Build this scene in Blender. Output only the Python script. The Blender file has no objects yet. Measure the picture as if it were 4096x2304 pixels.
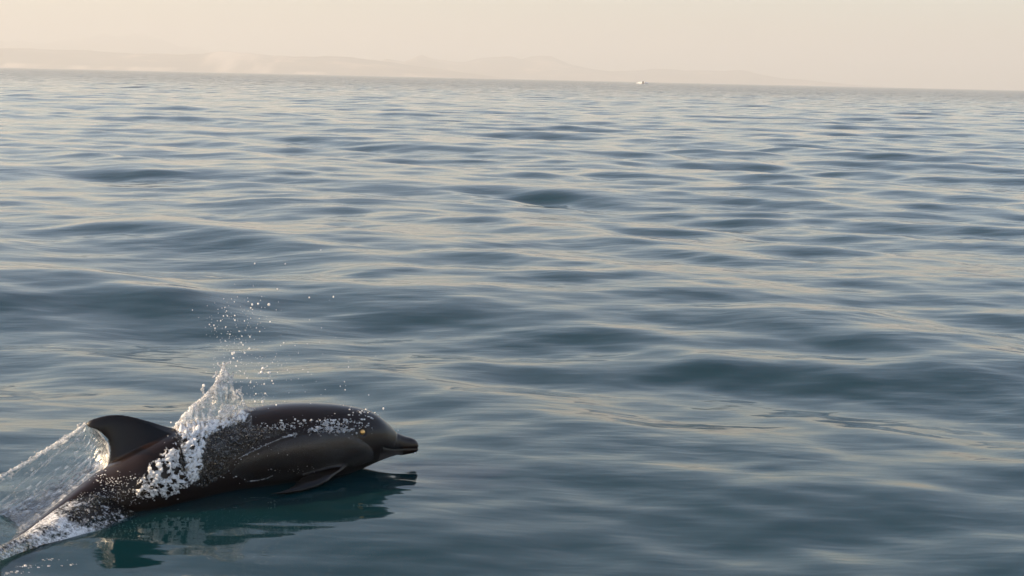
import bpy, bmesh, math, random
import numpy as np
from mathutils import Vector, Matrix, noise
from mathutils.bvhtree import BVHTree

random.seed(7)
rng = np.random.default_rng(11)
S = bpy.context.scene
C = S.collection
R = math.radians

# ------------------------------------------------------------------ camera
W0, H0 = 4096, 2304
FPX = 5627.0
CAM_H = 1.6
cam_d = bpy.data.cameras.new('camera')
cam_d.sensor_width = 36.0
cam_d.lens = 36.0 * FPX / W0
cam_d.clip_start = 0.05
cam_d.clip_end = 60000
cam = bpy.data.objects.new('camera', cam_d)
C.objects.link(cam)
PITCH = math.atan(838 / FPX)
ROLL = math.atan(92 / 4096)
cam.matrix_world = (Matrix.Translation((0, 0, CAM_H)) @ Matrix.Rotation(R(90) - PITCH, 4, 'X')
                    @ Matrix.Rotation(ROLL, 4, 'Z'))
S.camera = cam

# ------------------------------------------------------------------ sky, sun, exposure
SUN_EL, SUN_AZ = R(22), R(-94)          # azimuth from +Y (straight ahead), negative = left
sun_dir = Vector((math.sin(SUN_AZ) * math.cos(SUN_EL), math.cos(SUN_AZ) * math.cos(SUN_EL), math.sin(SUN_EL)))
world = bpy.data.worlds.new('World')
S.world = world
world.use_nodes = True
wt = world.node_tree
wt.nodes.clear()
w_out = wt.nodes.new('ShaderNodeOutputWorld')
w_bg = wt.nodes.new('ShaderNodeBackground')
sky = wt.nodes.new('ShaderNodeTexSky')
sky.sky_type = 'NISHITA'
sky.sun_disc = False
sky.sun_elevation = SUN_EL
sky.sun_rotation = SUN_AZ
sky.air_density = 1.0
sky.dust_density = 2.0
sky.ozone_density = 1.0
w_bg.inputs['Strength'].default_value = 0.15
wt.links.new(sky.outputs[0], w_bg.inputs['Color'])
wt.links.new(w_bg.outputs[0], w_out.inputs['Surface'])

sun_l = bpy.data.lights.new('sun', 'SUN')
sun_l.energy = 5.0
sun_l.angle = R(0.53)
sun_l.color = (1.0, 0.72, 0.42)
sun = bpy.data.objects.new('sun', sun_l)
C.objects.link(sun)
sun.rotation_euler = sun_dir.to_track_quat('Z', 'Y').to_euler()
sun.location = (0, 0, 40)

S.view_settings.view_transform = 'Standard'
S.view_settings.look = 'None'
S.view_settings.gamma = 1
S.view_settings.exposure = 0.7
S.view_settings.use_curve_mapping = False
S.render.engine = 'CYCLES'
cy = S.cycles
cy.use_denoising = True
cy.denoiser = 'OPENIMAGEDENOISE'
cy.max_bounces = 10
cy.diffuse_bounces = 5
cy.glossy_bounces = 4
cy.transmission_bounces = 8
cy.transparent_max_bounces = 12
cy.volume_bounces = 1
cy.sample_clamp_indirect = 6
cy.caustics_reflective = True
cy.caustics_refractive = True
cy.blur_glossy = 0.3

# ------------------------------------------------------------------ helpers
def ray(px, py):
    d = cam.matrix_world.to_3x3() @ Vector(((px - W0 / 2) / FPX, -(py - H0 / 2) / FPX, -1))
    return Vector((0, 0, CAM_H)), d.normalized()

def ground(px, py, z=0.0):
    o, d = ray(px, py)
    return o + d * ((z - o.z) / d.z)

G1 = ground(356, 1975)
G2 = ground(1665, 1832)
AX = (G2 - G1).normalized()                 # swimming direction, on the water
SIDE = Vector((AX.y, -AX.x, 0))             # towards the camera
def P(px, py, off=0.0):
    """point of the dolphin's upright mid plane (moved off metres towards the boat) seen at a spot of the photo"""
    o, d = ray(px, py)
    q = G1 + SIDE * off
    return o + d * ((q - o).dot(SIDE) / d.dot(SIDE))

def tag(o, label=None, cat=None, group=None, kind=None):
    if label: o['label'] = label
    if cat: o['category'] = cat
    if group: o['group'] = group
    if kind: o['kind'] = kind
    return o

def mesh_obj(name, verts, faces, mat=None, parent=None, smooth=True):
    me = bpy.data.meshes.new(name)
    me.from_pydata([tuple(v) for v in verts], [], faces)
    me.update()
    if smooth:
        me.polygons.foreach_set('use_smooth', [True] * len(me.polygons))
    o = bpy.data.objects.new(name, me)
    C.objects.link(o)
    if mat: me.materials.append(mat)
    if parent: o.parent = parent
    return o

def bake(o):
    """apply the modifiers"""
    dg = bpy.context.evaluated_depsgraph_get()
    me = bpy.data.meshes.new_from_object(o.evaluated_get(dg))
    old = o.data
    o.modifiers.clear()
    o.data = me
    me.name = o.name
    bpy.data.meshes.remove(old)
    me.polygons.foreach_set('use_smooth', [True] * len(me.polygons))
    return o

def fuse(o, voxel, smooth=0, factor=0.5):
    m = o.modifiers.new('r', 'REMESH')
    m.mode = 'VOXEL'
    m.voxel_size = voxel
    m.use_smooth_shade = True
    if smooth:
        s = o.modifiers.new('s', 'SMOOTH')
        s.iterations = smooth
        s.factor = factor
    return bake(o)

class NT:
    def __init__(self, name):
        self.m = bpy.data.materials.new(name)
        self.m.use_nodes = True
        self.t = self.m.node_tree
        self.t.nodes.clear()
        self.out = self.n('OutputMaterial')
    def n(self, kind, **kw):
        x = self.t.nodes.new('ShaderNode' + kind)
        for k, v in kw.items():
            if k.startswith('i_'):
                x.inputs[k[2:].replace('_', ' ')].default_value = v
            else:
                setattr(x, k, v)
        return x
    def l(self, a, b):
        self.t.links.new(a, b)
    def noise(self, vec, scale, detail=2, rough=0.5, dist=0.0):
        x = self.n('TexNoise')
        x.inputs['Scale'].default_value = scale
        x.inputs['Detail'].default_value = detail
        x.inputs['Roughness'].default_value = rough
        x.inputs['Distortion'].default_value = dist
        if vec: self.l(vec, x.inputs['Vector'])
        return x
    def ramp(self, fac, stops):
        x = self.n('ValToRGB')
        e = x.color_ramp.elements
        while len(e) < len(stops): e.new(0.5)
        for i, (p, c) in enumerate(stops):
            e[i].position = p
            e[i].color = c if len(c) == 4 else (*c, 1)
        self.l(fac, x.inputs['Fac'])
        return x
    def mapping(self, vec, scale=(1, 1, 1), rot=(0, 0, 0)):
        x = self.n('Mapping')
        x.inputs['Scale'].default_value = scale
        x.inputs['Rotation'].default_value = rot
        self.l(vec, x.inputs['Vector'])
        return x
def g(v): return (v, v, v)

# ------------------------------------------------------------------ materials
RIP_A, RIP_B = 0.0048, 0.016
def mat_sea():
    t = NT('sea_water')
    geo = t.n('NewGeometry')
    # fine ripples: slope of a noise height field taken over a fixed small step
    pos = geo.outputs['Position']
    patch = t.noise(pos, 0.45, 2)
    pr = t.ramp(patch.outputs['Fac'], [(0.35, g(0.35)), (0.65, g(1))])
    def slope(scale, rot, amp, step, detail, gain=None):
        outs = []
        for off in ((0, 0, 0), (step, 0, 0), (0, step, 0)):
            v = t.n('VectorMath', operation='ADD')
            t.l(pos, v.inputs[0]); v.inputs[1].default_value = off
            m = t.mapping(v.outputs[0], scale, (0, 0, rot))
            outs.append(t.noise(m.outputs[0], 1.0, detail, 0.5, 0.25).outputs['Fac'])
        res = []
        for o in outs[1:]:
            d = t.n('Math', operation='SUBTRACT')
            t.l(outs[0], d.inputs[0]); t.l(o, d.inputs[1])
            k = t.n('Math', operation='MULTIPLY')
            t.l(d.outputs[0], k.inputs[0]); k.inputs[1].default_value = amp / step
            if gain is not None:
                k2 = t.n('Math', operation='MULTIPLY')
                t.l(k.outputs[0], k2.inputs[0]); t.l(gain, k2.inputs[1]); k = k2
            res.append(k.outputs[0])
        c = t.n('CombineXYZ')
        t.l(res[0], c.inputs[0]); t.l(res[1], c.inputs[1])
        return c.outputs[0]
    sA = slope((3.2, 11, 1), R(8), RIP_A, 0.012, 2, pr.outputs[0])
    sB = slope((1.1, 2.6, 1), R(-20), RIP_B, 0.04, 2)
    ln = t.n('VectorMath', operation='LENGTH'); t.l(pos, ln.inputs[0])
    mr = t.n('MapRange'); t.l(ln.outputs['Value'], mr.inputs['Value'])
    mr.inputs['From Min'].default_value = 20; mr.inputs['From Max'].default_value = 300
    sC = slope((0.35, 0.8, 1), R(-12), 0.62, 0.3, 3, mr.outputs[0])
    add0 = t.n('VectorMath', operation='ADD'); t.l(sC, add0.inputs[0]); t.l(sB, add0.inputs[1]); sB = add0.outputs[0]
    add1 = t.n('VectorMath', operation='ADD'); t.l(sA, add1.inputs[0]); t.l(sB, add1.inputs[1])
    add2 = t.n('VectorMath', operation='ADD'); t.l(add1.outputs[0], add2.inputs[0]); t.l(geo.outputs['Normal'], add2.inputs[1])
    b2 = t.n('VectorMath', operation='NORMALIZE'); t.l(add2.outputs[0], b2.inputs[0])
    fr = t.n('Fresnel', i_IOR=1.45)
    t.l(b2.outputs[0], fr.inputs['Normal'])
    gl = t.n('BsdfGlossy', i_Roughness=0.06)
    gl.inputs['Color'].default_value = (1, 1, 1, 1)
    t.l(b2.outputs[0], gl.inputs['Normal'])
    df = t.n('BsdfDiffuse')
    df.inputs['Color'].default_value = (0.005, 0.058, 0.072, 1)
    tr = t.n('BsdfTransparent')
    tr.inputs['Color'].default_value = (0.45, 0.68, 0.66, 1)
    bm = t.n('MixShader', i_Fac=0.65)
    t.l(df.outputs[0], bm.inputs[1]); t.l(tr.outputs[0], bm.inputs[2])
    mx = t.n('MixShader')
    t.l(fr.outputs[0], mx.inputs['Fac'])
    t.l(bm.outputs[0], mx.inputs[1]); t.l(gl.outputs[0], mx.inputs[2])
    t.l(mx.outputs[0], t.out.inputs['Surface'])
    return t.m

def mat_seabed():
    t = NT('deep_sea_floor')
    geo = t.n('NewGeometry')
    n = t.noise(geo.outputs['Position'], 0.6, 3)
    r = t.ramp(n.outputs['Fac'], [(0.3, (0.004, 0.03, 0.036)), (0.7, (0.006, 0.045, 0.05))])
    d = t.n('BsdfDiffuse')
    t.l(r.outputs[0], d.inputs['Color']); t.l(d.outputs[0], t.out.inputs['Surface'])
    return t.m

def mat_skin():
    t = NT('dolphin_skin')
    p = t.n('BsdfPrincipled')
    at = t.n('Attribute', attribute_name='pigment_sheen')
    n = t.noise(t.n('NewGeometry').outputs['Position'], 9, 4, 0.6)
    ad = t.n('Math', operation='MULTIPLY_ADD', i_Value=0)
    t.l(n.outputs['Fac'], ad.inputs[0]); ad.inputs[1].default_value = 0.16
    t.l(at.outputs['Fac'], ad.inputs[2])
    r = t.ramp(ad.outputs[0], [(0.08, (0.003, 0.0025, 0.0025)), (0.2, (0.015, 0.0065, 0.003)),  # brown stop paints warm sunlit sheen on the back; other stops are skin colour
                               (0.35, (0.008, 0.005, 0.004)), (0.62, (0.020, 0.017, 0.016)), (0.9, (0.09, 0.08, 0.078))])
    t.l(r.outputs[0], p.inputs['Base Color'])
    p.inputs['Roughness'].default_value = 0.38
    p.inputs['IOR'].default_value = 1.2
    p.inputs['Coat Weight'].default_value = 0.9
    p.inputs['Coat Roughness'].default_value = 0.05
    p.inputs['Coat IOR'].default_value = 1.33
    n2 = t.noise(t.mapping(t.n('NewGeometry').outputs['Position'], (25, 25, 70)).outputs[0], 1, 4, 0.6)
    b = t.n('Bump', i_Strength=0.25, i_Distance=0.002)
    t.l(n2.outputs['Fac'], b.inputs['Height']); t.l(b.outputs[0], p.inputs['Normal'])
    t.l(b.outputs[0], p.inputs['Coat Normal'])
    t.l(p.outputs[0], t.out.inputs['Surface'])
    return t.m

def mat_eye():
    t = NT('sun_glint_eye')
    p = t.n('BsdfPrincipled')
    p.inputs['Base Color'].default_value = (1.0, 0.55, 0.16, 1)  # amber puts the sun's glint into the colour of a dark wet eye
    p.inputs['Metallic'].default_value = 0.9
    p.inputs['Roughness'].default_value = 0.36
    p.inputs['IOR'].default_value = 1.6
    p.inputs['Coat Weight'].default_value = 1
    p.inputs['Coat Roughness'].default_value = 0.2
    t.l(p.outputs[0], t.out.inputs['Surface'])
    return t.m

def mat_splash(name, white, scale=60, lo=0.4, hi=0.65, rough=0.06, clear=0.5, tint=(1, 1, 1, 1), bump=0.004, stretch=(1, 1, 1), rot=(0,0,0), aer=False):
    """water in the air: clear where thin, milky by patches: air bubbles, and painted sparkle on the drops"""
    t = NT(name)
    pos = t.n('NewGeometry').outputs['Position']
    mp = t.mapping(pos, stretch, rot)
    n = t.noise(mp.outputs[0], scale, 4, 0.65, 0.5)
    fac_ = n.outputs['Fac']
    if aer:
        at = t.n('Attribute', attribute_name='aeration')
        ad = t.n('Math', operation='ADD'); t.l(fac_, ad.inputs[0]); t.l(at.outputs['Fac'], ad.inputs[1]); fac_ = ad.outputs[0]
    r = t.ramp(fac_, [(lo, g(0)), (hi, g(white))])
    b = t.n('Bump', i_Strength=1, i_Distance=bump)
    n2 = t.noise(mp.outputs[0], scale * 0.8, 3, 0.6, 0.8)
    t.l(n2.outputs['Fac'], b.inputs['Height'])
    gl = t.n('BsdfGlossy', i_Roughness=rough)
    gl.inputs['Color'].default_value = (1, 1, 1, 1)
    t.l(b.outputs[0], gl.inputs['Normal'])
    rf = t.n('BsdfRefraction', i_Roughness=rough, i_IOR=1.2)
    rf.inputs['Color'].default_value = tint
    t.l(b.outputs[0], rf.inputs['Normal'])
    tr = t.n('BsdfTransparent')
    tr.inputs['Color'].default_value = tint
    mt = t.n('MixShader', i_Fac=clear)
    t.l(rf.outputs[0], mt.inputs[1]); t.l(tr.outputs[0], mt.inputs[2])
    fr = t.n('Fresnel', i_IOR=1.333)
    t.l(b.outputs[0], fr.inputs['Normal'])
    mg = t.n('MixShader')
    t.l(fr.outputs[0], mg.inputs['Fac']); t.l(mt.outputs[0], mg.inputs[1]); t.l(gl.outputs[0], mg.inputs[2])
    mw = t.n('BsdfPrincipled')
    mw.inputs['Base Color'].default_value = (0.96, 0.96, 0.96, 1)
    mw.inputs['Subsurface Weight'].default_value = 1.0
    mw.inputs['Subsurface Radius'].default_value = (0.02, 0.02, 0.02)
    mw.inputs['Subsurface Scale'].default_value = 1.0
    mw.inputs['Roughness'].default_value = 0.2
    mw.inputs['IOR'].default_value = 1.6
    t.l(b.outputs[0], mw.inputs['Normal'])
    mx = t.n('MixShader')
    t.l(r.outputs[0], mx.inputs['Fac']); t.l(mg.outputs[0], mx.inputs[1]); t.l(mw.outputs[0], mx.inputs[2])
    t.l(mx.outputs[0], t.out.inputs['Surface'])
    return t.m

M_SEA = mat_sea()
M_BED = mat_seabed()
M_SKIN = mat_skin()
M_EYE = mat_eye()
M_SHEET = mat_splash('thin_water_sheet', 0.8, 45, 0.5, 0.85, 0.12, 0.6, (0.97, 0.98, 0.98, 1), 0.004, aer=True)
M_CURTAIN = mat_splash('water_curtain', 0.75, 60, 0.52, 0.9, 0.14, 0.8, (0.96, 0.97, 0.97, 1), 0.003, (1, 1, 1), aer=True)
M_CRUST = mat_splash('foam_crust', 0.95, 110, 0.5, 0.75, 0.2, 1.0, (0.95, 0.92, 0.88, 1), 0.006, aer=True)
M_RIM = mat_splash('bubbly_water', 0.62, 70, 0.42, 0.68, 0.14, 0.5)
M_FOAM = mat_splash('white_foam', 0.9, 120, 0.40, 0.58, 0.18, 0.5, bump=0.008)
M_DROP = mat_splash('water_drop', 0.85, 120, 0.2, 0.5, 0.2, 0.2, bump=0.0)  # white share paints the sun sparkle of clear drops
M_FILM = mat_splash('bow_water', 0.05, 5, 0.3, 0.9, 0.2, 1.0, (0.9, 0.85, 0.8, 1), 0.0015, (1, 1, 2))
M_RUN = mat_splash('running_water_film', 0.16, 60, 0.52, 0.68, 0.18, 1.0, (0.95, 0.85, 0.7, 1), 0.02, (1, 1, 1.6), (0, R(-25), 0))  # gold tint puts warm sunlight into the film's colour
M_WAKE = mat_splash('churned_water', 0.9, 75, 0.5, 0.8, 0.2, 1.0, (0.90, 0.84, 0.70, 1), 0.006, aer=True)

# ------------------------------------------------------------------ sea
def swell_list():
    L = []
    def add(n, lo, hi, slope, mean, spread):
        for i in range(n):
            lam = lo * (hi / lo) ** ((i + rng.random()) / n)
            th = mean + rng.normal() * spread
            s = slope / math.sqrt(n) * math.sqrt(2) * (0.6 + 0.8 * rng.random())
            L.append((lam, th, s * lam / (2 * math.pi), rng.random() * 2 * math.pi))
    add(10, 4.5, 12, 0.024, R(60), R(22))
    add(26, 1.6, 4.5, 0.057, R(60), R(28))
    add(44, 0.7, 1.6, 0.062, R(75), R(38))
    add(34, 0.3, 0.7, 0.030, R(85), R(42))
    add(22, 0.14, 0.3, 0.016, R(88), R(40))
    return L
WAVES = swell_list()
MID = (G1 + G2) / 2

def sea_z(x, y, spacing):
    z = np.zeros_like(x)
    dx = (x - MID.x) * AX.x + (y - MID.y) * AX.y
    dy = (x - MID.x) * SIDE.x + (y - MID.y) * SIDE.y
    calm = np.exp(-((dx / 1.5) ** 2 + ((dy - 0.35) / 0.95) ** 2) ** 1.5)
    for lam, th, a, ph in WAVES:
        k = 2 * math.pi / lam
        f = np.clip((lam / spacing - 2.5) / 2.5, 0, 1)
        z += a * f * (1 - (0.9 if lam > 0.6 else 0.6 if lam > 0.3 else 0.1) * calm) * np.sin(k * (x * math.cos(th) + y * math.sin(th)) + ph)
    return z

rad = [0.3]
while rad[-1] < 14000:
    r_ = rad[-1]
    if r_ < 3.6: q = 0.03
    elif r_ < 600: q = 0.0047
    elif r_ < 1500: q = 0.012
    else: q = 0.04
    rad.append(r_ * (1 + q))
rad = np.array(rad)
azd = list(np.arange(-31, 31.0001, 0.105))
azd = list(np.arange(-180, -31, 1.35)) + azd + list(np.arange(31 + 1.35, 180, 1.35))
azd = np.radians(np.array(azd))
nr, na = len(rad), len(azd)
daz = np.gradient(azd)
daz = np.minimum(np.abs(daz), R(1.5))
RR, AA = np.meshgrid(rad, azd, indexing='ij')
SP = np.maximum(np.gradient(rad)[:, None], RR * daz[None, :] * 0.8)
XX = RR * np.sin(AA); YY = RR * np.cos(AA)
ZZ = sea_z(XX, YY, SP)
co = np.stack([XX, YY, ZZ], -1).reshape(-1, 3)
i0 = (np.arange(nr - 1)[:, None] * na + np.arange(na)[None, :]).ravel()
jn = (np.arange(na) + 1) % na
i1 = (np.arange(nr - 1)[:, None] * na + jn[None, :]).ravel()
quads = np.stack([i0, i0 + na, i1 + na, i1], -1)[:, ::-1]
co = np.vstack([co, [[0, 0, 0]]])
tri = [(len(co) - 1, (a + 1) % na, a) for a in range(na)]
me = bpy.data.meshes.new('sea')
nq = len(quads)
me.vertices.add(len(co)); me.vertices.foreach_set('co', co.ravel())
me.loops.add(nq * 4 + na * 3)
me.loops.foreach_set('vertex_index', np.concatenate([quads.ravel(), np.array(tri).ravel()]))
me.polygons.add(nq + na)
me.polygons.foreach_set('loop_start', np.concatenate([np.arange(nq) * 4, nq * 4 + np.arange(na) * 3]))
me.polygons.foreach_set('use_smooth', np.ones(nq + na, dtype=bool))
me.update(calc_edges=True)
me.validate()
me.materials.append(M_SEA)
sea = bpy.data.objects.new('sea', me); C.objects.link(sea)
tag(sea, 'rippled blue grey sea with cream sky reflections reaching the horizon', kind='structure')
bed = mesh_obj('sea_floor', [(-14000, -14000, -4), (14000, -14000, -4), (14000, 14000, -4), (-14000, 14000, -4)], [(0, 1, 2, 3)], M_BED, smooth=False)
tag(bed, 'dark sea floor deep under the water', kind='structure')

# ------------------------------------------------------------------ far coast
def mat_hill():
    t = NT('dry_coastal_hills')
    geo = t.n('NewGeometry')
    n = t.noise(t.mapping(geo.outputs['Position'], (0.004, 0.004, 0.009)).outputs[0], 1, 6, 0.6, 0.6)
    r = t.ramp(n.outputs['Fac'], [(0.4, (0.10, 0.085, 0.07)), (0.56, (0.2, 0.16, 0.125)), (0.66, (0.55, 0.42, 0.33))])
    at = t.n('Attribute', attribute_name='cliff')
    mx = t.n('MixRGB')
    mx.inputs[2].default_value = (0.8, 0.66, 0.54, 1)  # pale tone paints sunlight on the far cliffs into their rock colour
    t.l(at.outputs['Fac'], mx.inputs[0]); t.l(r.outputs[0], mx.inputs[1])
    d = t.n('BsdfDiffuse')
    t.l(mx.outputs[0], d.inputs['Color']); t.l(d.outputs[0], t.out.inputs['Surface'])
    return t.m
M_HILL = mat_hill()

def ridge(name, dist, depth, prof, label, seed, cliff=None):
    """a ridge: prof = [(photo x, height in photo pixels above the water)]"""
    px = np.array([p[0] for p in prof], float); ph = np.array([p[1] for p in prof], float)
    n = 220; m = 26
    X = np.linspace(px[0], px[-1], n)
    H = np.interp(X, px, ph)
    verts = []; cl = []
    for j in range(m):
        v = j / (m - 1)
        s = math.sin(min(1, v / 0.55) * math.pi / 2) ** 1.2 if v < 0.55 else math.cos((v - 0.55) / 0.45 * math.pi / 2) ** 0.8
        for i in range(n):
            x = (X[i] - W0 / 2) / FPX * dist * 1.0
            y = dist + depth * v
            nz = noise.fractal(Vector((x * 0.0022 + seed, y * 0.003, seed)), 1.0, 2.1, 5)
            gz = noise.fractal(Vector((x * 0.009 + seed, y * 0.002, seed + 5)), 1.0, 2.1, 4)
            h = H[i] / FPX * dist
            z = h * s * (1 + 0.16 * nz * (0.35 if abs(v - 0.55) < 0.06 else 1)) + gz * h * 0.09 * math.sin(math.pi * v)
            if i in (0, n - 1): z = -3
            verts.append((x * (1 + 0.3 * depth * v / dist), y + 60 * noise.noise(Vector((x * 0.002, seed, v))), z - 1.5 if j not in (0, m - 1) else -3))
            c = 0
            if cliff:
                for (c0, c1, v0, v1) in cliff:
                    if c0 < X[i] < c1 and v0 < v < v1:
                        c = max(c, min(1, max(0, (0.5 + gz * 1.6)) * min(1, (X[i] - c0) / 20, (c1 - X[i]) / 20)))
            cl.append(c)
    faces = [(j * n + i, j * n + i + 1, (j + 1) * n + i + 1, (j + 1) * n + i) for j in range(m - 1) for i in range(n - 1)]
    o = mesh_obj(name, verts, faces, M_HILL)
    a = o.data.attributes.new('cliff', 'FLOAT', 'POINT')
    a.data.foreach_set('value', cl)
    tag(o, label, kind='structure')
    return o
ridge('mountain', 7600, 1500, [(-1500, 100), (-700, 150), (0, 112), (180, 128), (330, 148), (480, 145), (620, 108), (760, 92), (900, 75), (1060, 60), (1300, 40), (1500, 10)],
      'pale flat-topped mountain fading into haze at far left', 3.1)
ridge('hill', 4600, 900, [(-1800, 60), (-900, 90), (-300, 80), (0, 88), (250, 84), (420, 72), (600, 75), (800, 90), (950, 88), (1100, 80), (1250, 88), (1400, 76), (1520, 66), (1620, 50), (1800, 26), (2050, 0)],
      'long hazy headland with a sunlit cliff painted pale on the left', 8.4, [(760, 1075, 0.0, 0.5), (0, 700, 0.0, 0.10), (1160, 1300, 0, 0.08)])
ridge('hill', 5800, 900, [(1350, 10), (1500, 74), (1580, 60), (1650, 92), (1700, 78), (1830, 66), (1900, 86), (2020, 94), (2070, 88), (2120, 98), (2190, 102), (2280, 70), (2370, 52), (2440, 44), (2560, 50), (2680, 62), (2800, 58), (2920, 56), (2980, 60), (3060, 44), (3150, 28), (3300, 20), (3500, 6), (3620, 0)],
      'faint grey twin-peaked hill range behind the small boat', 5.7, [(1550, 1640, 0, 0.08)])

# ------------------------------------------------------------------ haze
HZ = 235
hb = mesh_obj('haze', [(-12500, -12500, -5.2), (12500, -12500, -5.2), (12500, 12500, -5.2), (-12500, 12500, -5.2),
                       (-12500, -12500, HZ), (12500, -12500, HZ), (12500, 12500, HZ), (-12500, 12500, HZ)],
              [(3, 2, 1, 0), (4, 5, 6, 7), (0, 1, 5, 4), (1, 2, 6, 5), (2, 3, 7, 6), (3, 0, 4, 7)], smooth=False)
th = NT('haze_air')
pv = th.n('VolumePrincipled')
pv.inputs['Color'].default_value = (0.78, 0.79, 0.79, 1)
pv.inputs['Density'].default_value = 0.00044
pv.inputs['Anisotropy'].default_value = 0.1
th.l(pv.outputs[0], th.out.inputs['Volume'])
hb.data.materials.append(th.m)
tag(hb, 'pale warm sea haze hiding the far coast', kind='stuff')

# ------------------------------------------------------------------ dolphin
# photo x, back line y, belly line y, half width (m)
ST = [(1671, 1781, 1791, .006), (1669, 1768, 1799, .016), (1661, 1758, 1806, .024), (1645, 1750, 1812, .029), (1625, 1745, 1816, .033), (1600, 1735, 1820, .038), (1584, 1727, 1818, .043),
      (1565, 1707, 1823, .054), (1545, 1688, 1829, .066), (1518, 1665, 1838, .081), (1487, 1647, 1850, .094), (1435, 1631, 1872, .112),
      (1366, 1619, 1900, .130), (1290, 1613, 1925, .148), (1200, 1612, 1950, .162), (1100, 1619, 1975, .168), (1000, 1636, 1998, .168),
      (900, 1661, 2020, .164), (800, 1690, 2045, .156), (700, 1724, 2070, .146), (600, 1768, 2098, .134), (500, 1822, 2128, .118),
      (400, 1888, 2160, .102), (300, 1965, 2195, .086), (200, 2045, 2232, .070), (100, 2122, 2275, .056), (0, 2193, 2318, .044), (-110, 2262, 2362, .034), (-220, 2325, 2400, .026), (-330, 2385, 2440, .02)]
ax = [s[0] for s in ST][::-1]; at_ = [s[1] for s in ST][::-1]; ab = [s[2] for s in ST][::-1]; aw = [s[3] for s in ST][::-1]
def smooth_interp(x, xs, ys):
    # monotone-ish cubic (Catmull-Rom) through the stations
    i = max(0, min(len(xs) - 2, int(np.searchsorted(xs, x)) - 1))
    x0, x1 = xs[i], xs[i + 1]
    h = x1 - x0
    u = (x - x0) / h
    d0 = (ys[i + 1] - ys[i - 1]) / (xs[i + 1] - xs[i - 1]) if i > 0 else (ys[1] - ys[0]) / h
    d1 = (ys[i + 2] - ys[i]) / (xs[i + 2] - xs[i]) if i < len(xs) - 2 else (ys[i + 1] - ys[i]) / h
    return ((2 * u**3 - 3 * u**2 + 1) * ys[i] + (u**3 - 2 * u**2 + u) * h * d0 + (-2 * u**3 + 3 * u**2) * ys[i + 1] + (u**3 - u**2) * h * d1)

def tail_off(x):
    u = min(1, max(0, (980 - x) / 450))
    return 0.15 * u * u * (3 - 2 * u) + 0.35 * max(0, (420 - x) / 450) ** 1.3
verts, faces = [], []
xs_ = list(np.linspace(-330, 1480, 130)) + list(np.linspace(1486, 1671, 60))
NA = 64
for x in xs_:
    t_, b_, w_ = smooth_interp(x, ax, at_), smooth_interp(x, ax, ab), smooth_interp(x, ax, aw)
    T, B = P(x, t_, tail_off(x)), P(x, b_, tail_off(x))
    c = (T + B) / 2; up = (T - B) / 2
    beak = min(1, max(0, (x - 1545) / 50))
    for k in range(NA):
        a = 2 * math.pi * k / NA
        ca, sa = math.cos(a), math.sin(a)
        e = 0.92 - 0.06 * beak
        u = math.copysign(abs(ca) ** e, ca); s = math.copysign(abs(sa) ** e, sa)
        verts.append(c + up * u + SIDE * (w_ * s))
nx = len(xs_)
for i in range(nx - 1):
    for k in range(NA):
        k2 = (k + 1) % NA
        faces.append((i * NA + k, i * NA + k2, (i + 1) * NA + k2, (i + 1) * NA + k))
faces.append(tuple(range(NA))[::-1]); faces.append(tuple((nx - 1) * NA + k for k in range(NA)))

def fin_solid(rows):
    """rows = list of (leading point, trailing point, side direction, half thickness)"""
    n = 14
    base = len(verts)
    for (L, Tr, sd, th_) in rows:
        for sgn in (1, -1):
            for i in range(n):
                u = i / (n - 1)
                p_ = L.lerp(Tr, u)
                th = th_ * (math.sqrt(max(0, u)) * 1.6 * (1 - u) + 0.06 * (1 - u)) * 1.5
                verts.append(p_ + sd * th * sgn)
    m = len(rows)
    def idx(r, s, i): return base + r * 2 * n + s * n + i
    for r in range(m - 1):
        for i in range(n - 1):
            faces.append((idx(r, 0, i), idx(r, 0, i + 1), idx(r + 1, 0, i + 1), idx(r + 1, 0, i)))
            faces.append((idx(r, 1, i), idx(r + 1, 1, i), idx(r + 1, 1, i + 1), idx(r, 1, i + 1)))
        faces.append((idx(r, 0, 0), idx(r + 1, 0, 0), idx(r + 1, 1, 0), idx(r, 1, 0)))
        faces.append((idx(r, 0, n - 1), idx(r, 1, n - 1), idx(r + 1, 1, n - 1), idx(r + 1, 0, n - 1)))
    for r in (0, m - 1):
        for i in range(n - 1):
            f = (idx(r, 0, i), idx(r, 1, i), idx(r, 1, i + 1), idx(r, 0, i + 1))
            faces.append(f if r == 0 else f[::-1])

# dorsal fin: leading / trailing edge pairs from root to tip
dors = [((800, 1800), (330, 2040), .030), ((735, 1745), (372, 1960), .030), ((700, 1715), (408, 1888), .027), ((655, 1703), (431, 1850), .024), ((615, 1690), (437, 1816), .021), ((578, 1679), (434, 1783), .018),
        ((540, 1668), (425, 1762), .015), ((505, 1661), (410, 1744), .012), ((470, 1657), (392, 1731), .010), ((435, 1659), (375, 1722), .009),
        ((400, 1666), (360, 1717), .007), ((372, 1675), (349, 1711), .006), ((352, 1684), (342, 1704), .004), ((343, 1691), (340, 1697), .003)]
fin_solid([(P(*a, off=tail_off(a[0]) * (1 - k / 16)), P(*b, off=tail_off(b[0]) * (1 - k / 16)), SIDE, t + .05 * math.exp(-(k / 2.8) ** 2)) for k, (a, b, t) in enumerate(dors)])
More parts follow.
